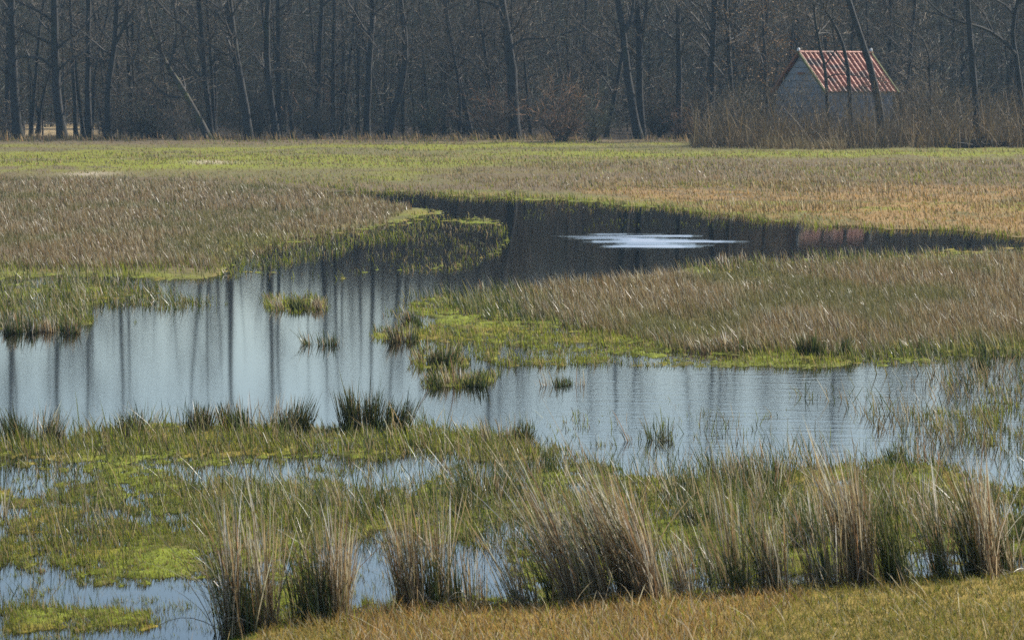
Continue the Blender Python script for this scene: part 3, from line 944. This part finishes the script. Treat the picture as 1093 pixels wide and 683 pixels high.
tree('slim trunk close right of the high forking trunk', [(297, 152), (297, 60), (296, 0)], 234, 6, 22)
tree('short broken dark stub of a tree', [(313, 152), (310, 120), (308, 98)], 229, 5, 5.5, nl=4, lo=.5)
tree('grey trunk in the dense part left of centre', [(340, 152), (340, 100), (341, 50)], 236, 7, 20)
tree('dark trunk behind twigs right of the grey trunk', [(356, 152), (355, 80), (357, 20)], 240, 6, 19)
tree('dark ivy clad trunk left of the bent trunk', [(391, 153), (393, 90), (397, 20)], 233, 8, 20, nl=16)
tree('trunk bent to the right near the foot, left of centre', [(413, 153), (418, 120), (428, 100), (434, 60), (431, 20), (427, 0)], 230, 8, 22, [((431, 22), (420, 24), (410, 20), 2)])
tree('widest trunk in the middle of the wood', [(549, 153), (548, 100), (547, 75), (543, 55), (540, 30), (535, 0)], 229, 13, 23,
     [((538, 14), (525, 3), (505, 0), 4), ((546, 50), (560, 40), (575, 42), 3)], 16, 9)
tree('slim tree leaning left of the widest trunk', [(531, 152), (523, 95), (519, 65), (514, 30)], 234, 5, 17)
tree('thin crooked tree left of the slim leaning tree', [(490, 152), (492, 110), (487, 70), (478, 30)], 235, 4, 16)
tree('leaning trunk forking at mid height, left of a twin', [(682, 153), (677, 130), (672, 95), (668, 65), (665, 32), (659, 0)], 229, 9.5, 22, [((665, 36), (674, 25), (677, 0), 5)])
tree('straight twin trunk forking high, beside the leaning forked trunk', [(685, 154), (683, 110), (682, 70), (683, 48), (680, 15)], 231, 8.5, 22, [((683, 50), (688, 25), (691, 0), 5)])
tree('straight slim trunk standing alone right of the twin trunks', [(724, 153), (725, 100), (724, 60), (724, 0)], 232, 7, 23)
tree('straight dark trunk behind the dry shrub left of the hut', [(758, 156), (759, 120), (761, 50), (762, 0)], 222, 7.5, 24,
     [((760, 52), (768, 46), (776, 44), 3), ((757, 40), (750, 32), (741, 25), 2.5)])
tree('slim trunk with an upswept side limb near the dry shrub', [(785, 156), (781, 110), (778, 50), (775, 0)], 222, 6, 22, [((775, 18), (783, 10), (791, 4), 2.5)])
tree('tree holding orange brown withered leaves left of the hut', [(818, 156), (818, 110), (816, 50), (814, 10)], 219, 5, 14, nl=14, twig=8, lo=.15, leaves=2600)
tree('second tree with withered brown leaves, behind the hut gable', [(843, 155), (842, 90), (846, 30)], 228, 5, 15, nl=14, twig=8, lo=.2, leaves=2600)
tree('thin crooked tree in front of the left end of the tiled roof', [(884, 158), (882, 83), (876, 52), (870, 33), (867, 0)], 206, 4.5, 17, lo=.35, limbs=[((882, 84), (890, 78), (902, 80), 1.6), ((880, 70), (888, 60), (893, 50), 1.6), ((876, 52), (866, 46), (858, 36), 1.6)])
tree('slim crooked tree in front of the middle of the tiled roof', [(909, 158), (907, 102), (904, 68), (901, 48), (891, 26), (878, 8)], 205, 5.5, 15, lo=.5, limbs=[((903, 70), (895, 62), (890, 52), 2)])
tree('thick leaning trunk crossing the right half of the tiled roof', [(944, 158), (936, 96), (931, 73), (922, 58), (919, 39), (912, 20), (905, 0)], 204, 9, 20, lo=.5)
tree('thin tree curving over to the left, right of the hut', [(993, 157), (993, 94), (992, 56), (983, 37), (963, 22)], 210, 4.5, 9, lo=.4)
tree('smooth straight grey trunk right of the hut', [(1043, 159), (1041, 100), (1038, 70), (1035, 30), (1033, 0)], 202, 8, 23, lo=.5)
tree('forked tree at the right edge with a long limb arching left', [(1092, 158), (1091, 110), (1089, 80), (1084, 58), (1081, 40), (1082, 15), (1087, 3)], 204, 7.5, 15,
     [((1084, 58), (1070, 40), (1050, 29), (1030, 26), (1010, 20), 4.5), ((1081, 15), (1075, 5), (1062, 0), 3), ((1060, 35), (1052, 15), (1042, 3), 2.5)], lo=.5)

for i in range(92):
    qx = RNG.uniform(-260, 1350)
    D = RNG.uniform(234, 285)
    lean = RNG.normal(0, 9)
    left = qx < 420
    base = 94 + CAMH * F / D
    tree('slender bare tree among many inside the wood', [(qx, base), (qx + lean, 60), (qx + lean * 1.6, 0)], D, RNG.uniform(2.5, 6.5), RNG.uniform(15, 25) if not left else RNG.uniform(12, 21),
         (), 12 if left else 24, 7 if left else 12, group='slender trees inside the wood')

# bare shrubs along the wood edge: a few shapes, copied
protos = []
for k in range(5):
    m = MB()
    m2 = MB()
    for _ in range(26):
        az, el = RNG.uniform(0, 2 * np.pi), RNG.uniform(.7, 1.45)
        branch(m, (RNG.normal(0, .15), RNG.normal(0, .15), 0), (math.cos(az) * math.cos(el), math.sin(az) * math.cos(el), math.sin(el)), RNG.uniform(1.5, 3.2), .022, 0, 9, [TW_B * 1.2, TW_C, TW_B, TW_B * np.array((1.4, 1.0, .8)), TW_A][k])
    protos.append(m.mesh('stems', M_twig))
SHRUBS = [('pale dry shrub with spreading stems left of the hut', 770, 158, .95, 0), ('reddish brown twiggy shrub right of the widest trunk', 600, 154, 1.25, 3), ('dark green tinged bush in the middle right of the wood edge', 632, 153, 1.0, 1),
          ('low twiggy shrub below the mossy leaning tree', 190, 152, .7, 2)]
for lb, qx, qy, sc, k in SHRUBS:
    Xs_, Ys_ = (float(v) for v in on_ground(qx, qy))
    r = put('bare_shrub', None, None, (Xs_, Ys_, float(gz(Xs_, Ys_))))
    r.scale = (sc,) * 3
    tag(r, lb, 'shrub')
    put('stems', protos[k], r)
for i in range(70):
    qx, qy = RNG.uniform(-250, 1350), RNG.uniform(145, 151.5)
    if 10 < qx < 112:
        continue
    Xs_, Ys_ = (float(v) for v in on_ground(qx, qy))
    r = put('bare_shrub', None, None, (Xs_, Ys_, float(gz(Xs_, Ys_))))
    sc = RNG.uniform(.6, 1.6)
    r.scale = (sc * 1.1, sc * 1.1, sc)
    r.rotation_euler = (0, 0, RNG.uniform(0, 6.28))
    tag(r, 'leafless twiggy shrub under the trees of the wood', 'shrub', 'leafless shrubs under the trees')
    put('stems', protos[RNG.integers(0, 5)], r)

# far wood: one mass of trunks and twigs
mb = MB()
for _ in range(520):
    D = RNG.uniform(236, 345)
    x = RNG.uniform(-.27, .27) * D
    H = RNG.uniform(5, 12)
    t = np.linspace(0, 1, 5)
    P = np.stack([x + np.cumsum(RNG.normal(0, .22, 5)), np.full(5, D), t * H], 1)
    mb.tube(P, RNG.uniform(.03, .14) * (1 - .7 * t), 4, TW_A * .7)


def twig_cloud(N, D0, D1, zl, zr_, wd, lo=.5, hi=1.6, gap=True, thin=.5, crowns=False, k0=(-20, 2)):
    D = RNG.uniform(D0, D1, N)
    x = RNG.uniform(-.27, .27, N) * D
    k = sstep(k0[0], k0[1], x / D * 250)
    z = RNG.random(N) ** 1.1 * (zl * (1 - k) + zr_ * k) * (.70 + .55 * fbm(x * .16, D * .1, 1))
    ok = fbm(x * .45, z * .45 + D * .2, 2) > RNG.uniform(thin - .22, thin, N)
    if gap:
        pxx, _ = to_px(x, D, z)
        ok &= ~((np.abs(pxx - 62) < 44) & (z < 2.2) & (D < 292))
    if crowns:
        u = x / D * 240                                     # a glade in the canopy
        ok &= ~((u > -20.8) & (u < -16.4)) & (z > 8) & (fbm(u * .5, z * .05, 4) > .42)
    D, x, z = D[ok], x[ok], z[ok]
    n = len(x)
    dv = RNG.normal(0, 1, (n, 3)) + np.array([0, 0, .8])
    dv /= np.linalg.norm(dv, axis=1)[:, None]
    p0 = np.stack([x, D, z], 1)
    c = np.array([TW_A, TW_B, TW_C])[RNG.integers(0, 3, n)] * RNG.uniform(.6, 1.5, (n, 1))
    mb.sliver(p0, p0 + dv * RNG.uniform(lo, hi, (n, 1)), RNG.uniform(.6, 1.3, n) * wd, c)


twig_cloud(190000, 234, 300, 10.5, 15, .035)
twig_cloud(110000, 236, 300, 12, 26, .03, thin=.50)
twig_cloud(70000, 236, 290, 24, 24, .028, thin=.50, crowns=True)
twig_cloud(90000, 236, 290, 0, 24, .03, thin=.48, crowns=True, k0=(6, 20))
twig_cloud(150000, 300, 345, 12.5, 16, .08, .6, 2.0, thin=.42)
twig_cloud(110000, 345, 375, 15.5, 17, .30, .8, 2.4, thin=.25)
tag(put('far_wood', mb.mesh('far_wood', M_twig)), 'deep mass of bare twigs and far trunks filling the wood', 'wood', kind='stuff')

# dry thicket round the hut and rough strip
mb = MB()
field(mb, [[(738, 161), (800, 161.5), (1500, 162), (1500, 154), (900, 152), (760, 153)]], 1.5, (.6, 2.3), .9,
      [(4, BROWN * .8, BROWN * 1.5), (2, TW_A, TW_B * 1.5), (1.0, BROWN, STRAW * .8), (.5, STRAW * .8, STRAW)], lean=(-.05, 0), ls=.38, nseg=2, warp=False, hvar=.9)
field(mb, [[(800, 162), (860, 158), (900, 158), (905, 163)]], 2.0, (.4, .9), .9, [(2, STRAW, STRAW), (2, BROWN, STRAW)], ls=.25, warp=False)
N = 42000
tx, ty = RNG.uniform(738, 1300, N), RNG.uniform(153, 161, N)
Xb, Yb = on_ground(tx, ty)
zt = RNG.random(N) ** 1.3 * 3.6 * (.35 + 1.2 * fbm(Xb * .5, Yb * .12, 3)) * sstep(734, 790, tx)
ok = fbm(Xb * 1.2, zt * 1.2 + Yb * .3, 2) > RNG.uniform(.3, .55, N)
p0 = np.stack([Xb, Yb, zt], 1)[ok]
n = len(p0)
dv = RNG.normal(0, .55, (n, 3)) + np.array([0, 0, .8])
dv /= np.linalg.norm(dv, axis=1)[:, None]
mb.sliver(p0, p0 + dv * RNG.uniform(.25, .8, (n, 1)), RNG.uniform(.014, .03, n), np.array([TW_A, TW_B * 1.3, BROWN * 1.4, STRAW])[RNG.choice(4, n, p=[.45, .35, .15, .05])] * RNG.uniform(.6, 1.4, (n, 1)))
tag(put('dry_thicket', mb.mesh('dry_thicket', M_twig)), 'tangle of tall dry brown stalks in front of the hut and the right trees', 'thicket', kind='stuff')

# ------------------------------------------------------------------ hut
HD = 214.0
th = math.radians(35)
rd = np.array([math.cos(th), math.sin(th), 0])         # along the ridge
gd = np.array([math.sin(th), -math.cos(th), 0])        # down the visible slope (horizontal)
up = np.array([0, 0, 1.0])
A = np.array(at(853, 57, HD))                          # ridge end above the gable
Lr = (at(935, 57, HD).x - A[0]) / math.cos(th)
ez = at(0, 99, HD).z
hw = (at(878, 99, HD).x - A[0]) / math.sin(th)
rise = A[2] - ez
zg = float(gz(A[0], HD))
hut = put('tiled_hut', None, None, tuple(A - up * (A[2] - zg)))
tag(hut, 'small grey hut with a steep red pantile roof half hidden by trees', 'hut')
org = np.array(hut.location)
M_wall = noisy('grey_boards', (.17, .18, .20), (.26, .27, .29), 2.2, .8, (.14, .11, .09), .8, .66, (1, 1, 5))
M_tile = noisy('red_pantile', (.26, .080, .040), (.46, .18, .10), 2.0, .6, (.08, .045, .03), 1.1, .52)
M_moss = noisy('mossy_board', (.07, .072, .028), (.17, .165, .06), 4.0, .9)
M_rust = noisy('rusty_board', (.16, .065, .035), (.24, .10, .05), 4.0, .8)
M_white = noisy('white_cap', (.45, .45, .43), (.60, .60, .57), 4.0, .5)
m = MB()
inset = .15
p0 = A + rd * inset - up * .08
cw = hw - .22
ev = ez + .10
foot = zg - .2
a, b = p0 - gd * cw, p0 + gd * cw
V = []
for o in (np.zeros(3), rd * (Lr - 2 * inset)):
    for q, z in ((a, foot), (b, foot), (b, ev), (p0, A[2] - .10), (a, ev)):
        V.append(np.array([q[0] + o[0], q[1] + o[1], z]))
m.add(V, [(0, 1, 2), (0, 2, 4), (4, 2, 3), (5, 7, 6), (5, 9, 7), (9, 8, 7), (1, 6, 7), (1, 7, 2), (0, 4, 9), (0, 9, 5)])
wl = put('wall', m.mesh('wall', M_wall, False, org), hut)
m = MB()
for z in np.arange(ez - 2.2, A[2] - .4, .42):          # board joints as thin proud battens across the gable
    half = cw if z < ev else cw * (A[2] - .1 - z) / (A[2] - .1 - ev)
    c = p0 - rd * .012
    m.box((c[0], c[1], z), (.02, 2 * half - .1, .03), [rd, gd, up])
put('batten', m.mesh('batten', noisy('dark_joint', (.07, .07, .07), (.12, .115, .11), 3, .9), False, org), wl)
m = MB()
c = p0 - rd * .05
m.box((c[0] + gd[0] * .1, c[1] + gd[1] * .1, A[2] - 1.28), (.12, .62, .14), [rd, gd, up])
put('gable_vent', m.mesh('gable_vent', M_rust, False, org), hut)
for sgn in (1, -1):                                    # two slopes of pantiles
    nu, per = 0, .40
    us = np.arange(0, Lr + .001, per / 8)
    rows_ = 9
    prof = .11 * np.abs(np.cos(np.pi * us / per)) ** 1.6
    nrm = gd * sgn * (rise / math.hypot(hw, rise)) + up * (hw / math.hypot(hw, rise))
    V = []
    for r in range(rows_):
        for e in (0, 1):
            t = (r + e) / rows_
            lift = .028 if e else .008
            jit = RNG.normal(0, .004, len(us))
            base = A[None] + rd[None] * us[:, None] + (gd * sgn * hw * t - up * rise * t)[None]
            V.append(base + nrm[None] * (prof + lift + jit)[:, None])
    V = np.array(V)
    Q = grid_tris(V.shape[0], V.shape[1])
    me = mesh_np('roof', V.reshape(-1, 3) - org, Q, M_tile, None, False)
    rf = put('roof', me, hut)
    if sgn == 1:
        m = MB()
        k = np.arange(0, Lr, .36)
        for u in k:
            t = np.linspace(0, np.pi, 8)
            ring = np.stack([np.cos(t) * .13, np.sin(t) * .12], 1)
            V2 = []
            for e in (.01, .34):
                for cx_, cz_ in ring:
                    V2.append(A + rd * (u + e) + gd * cx_ + up * (cz_ + .04 + RNG.normal(0, .004)))
            m.add(V2, [x for i in range(7) for x in ((i, i + 1, i + 9), (i, i + 9, i + 8))])
        put('ridge_tile', m.mesh('ridge_tile', M_tile, False, org), rf)
sl_ = math.hypot(hw, rise)
for u in (-.06, Lr + .06):
    for sgn in (1, -1):
        m = MB()
        ax1 = (gd * sgn * hw - up * rise) / sl_
        ax3 = np.cross(rd, ax1)
        c = A + rd * u + ax1 * sl_ / 2 + up * .06
        m.box(c, (.11, sl_ + .25, .14), [rd, ax1, ax3])
        put('bargeboard', m.mesh('bargeboard', M_rust if (sgn < 0 and u < 0) else M_moss, False, org), hut)
    m = MB()
    m.tube([A + rd * u + up * .12, A + rd * u + up * .2, A + rd * u + up * .30, A + rd * u + up * .34], [.09, .11, .08, .02], 8)
    put('ridge_cap', m.mesh('ridge_cap', M_white, True, org), hut)

# pile of cut branches by the thicket
m = MB()
bx, by = (float(v) for v in on_ground(1046, 161))
for _ in range(90):
    c = np.array([bx + RNG.normal(0, .8), by + RNG.normal(0, .4), .15 + abs(RNG.normal(0, .16))])
    d = np.array([RNG.normal(0, 1), RNG.normal(0, .5), RNG.normal(0, .22)])
    d /= np.linalg.norm(d)
    L = RNG.uniform(.5, 1.1)
    m.tube([c - d * L, c + RNG.normal(0, .05, 3), c + d * L], [.03, .025, .01], 5, (.05, .04, .035))
tag(put('brush_pile', m.mesh('brush_pile', M_twig, False, (bx, by, 0)), None, (bx, by, 0)), 'low dark pile of cut branches at the foot of the right thicket', 'branch pile')

# rail fence in the sunlit clearing behind the left trees
x0, x1, FD = at(26, 140, 250).x, at(106, 140, 250).x, 250.0
fr = put('rail_fence', None, None, (x0, FD, .1))
tag(fr, 'low wooden rail fence glimpsed in the gap between the left trunks', 'fence')
M_rail = noisy('weathered_rail', (.30, .27, .22), (.42, .38, .31), 4, .8)
for k in range(5):
    m = MB()
    m.box((0, 0, .5), (.12, .12, 1.1))
    put('post', m.mesh('post', M_rail), fr, ((x1 - x0) * k / 4, 0, 0))
for z in (.45, .9):
    m = MB()
    m.box(((x1 - x0) / 2, -.08, z), (x1 - x0, .05, .10))
    put('rail', m.mesh('rail', M_rail), fr)

# ------------------------------------------------------------------ air
m, n, l, out = new_mat('haze')
pv = n.new('ShaderNodeVolumePrincipled')
pv.inputs['Color'].default_value = (.46, .74, .98, 1)
pv.inputs['Density'].default_value = .00017
pv.inputs['Anisotropy'].default_value = 0.0
l.new(pv.outputs[0], out.inputs['Volume'])
mh = MB()
mh.box((0, 750, 14.0), (2400, 2400, 32.0))
tag(put('haze', mh.mesh('haze', m)), kind='stuff')
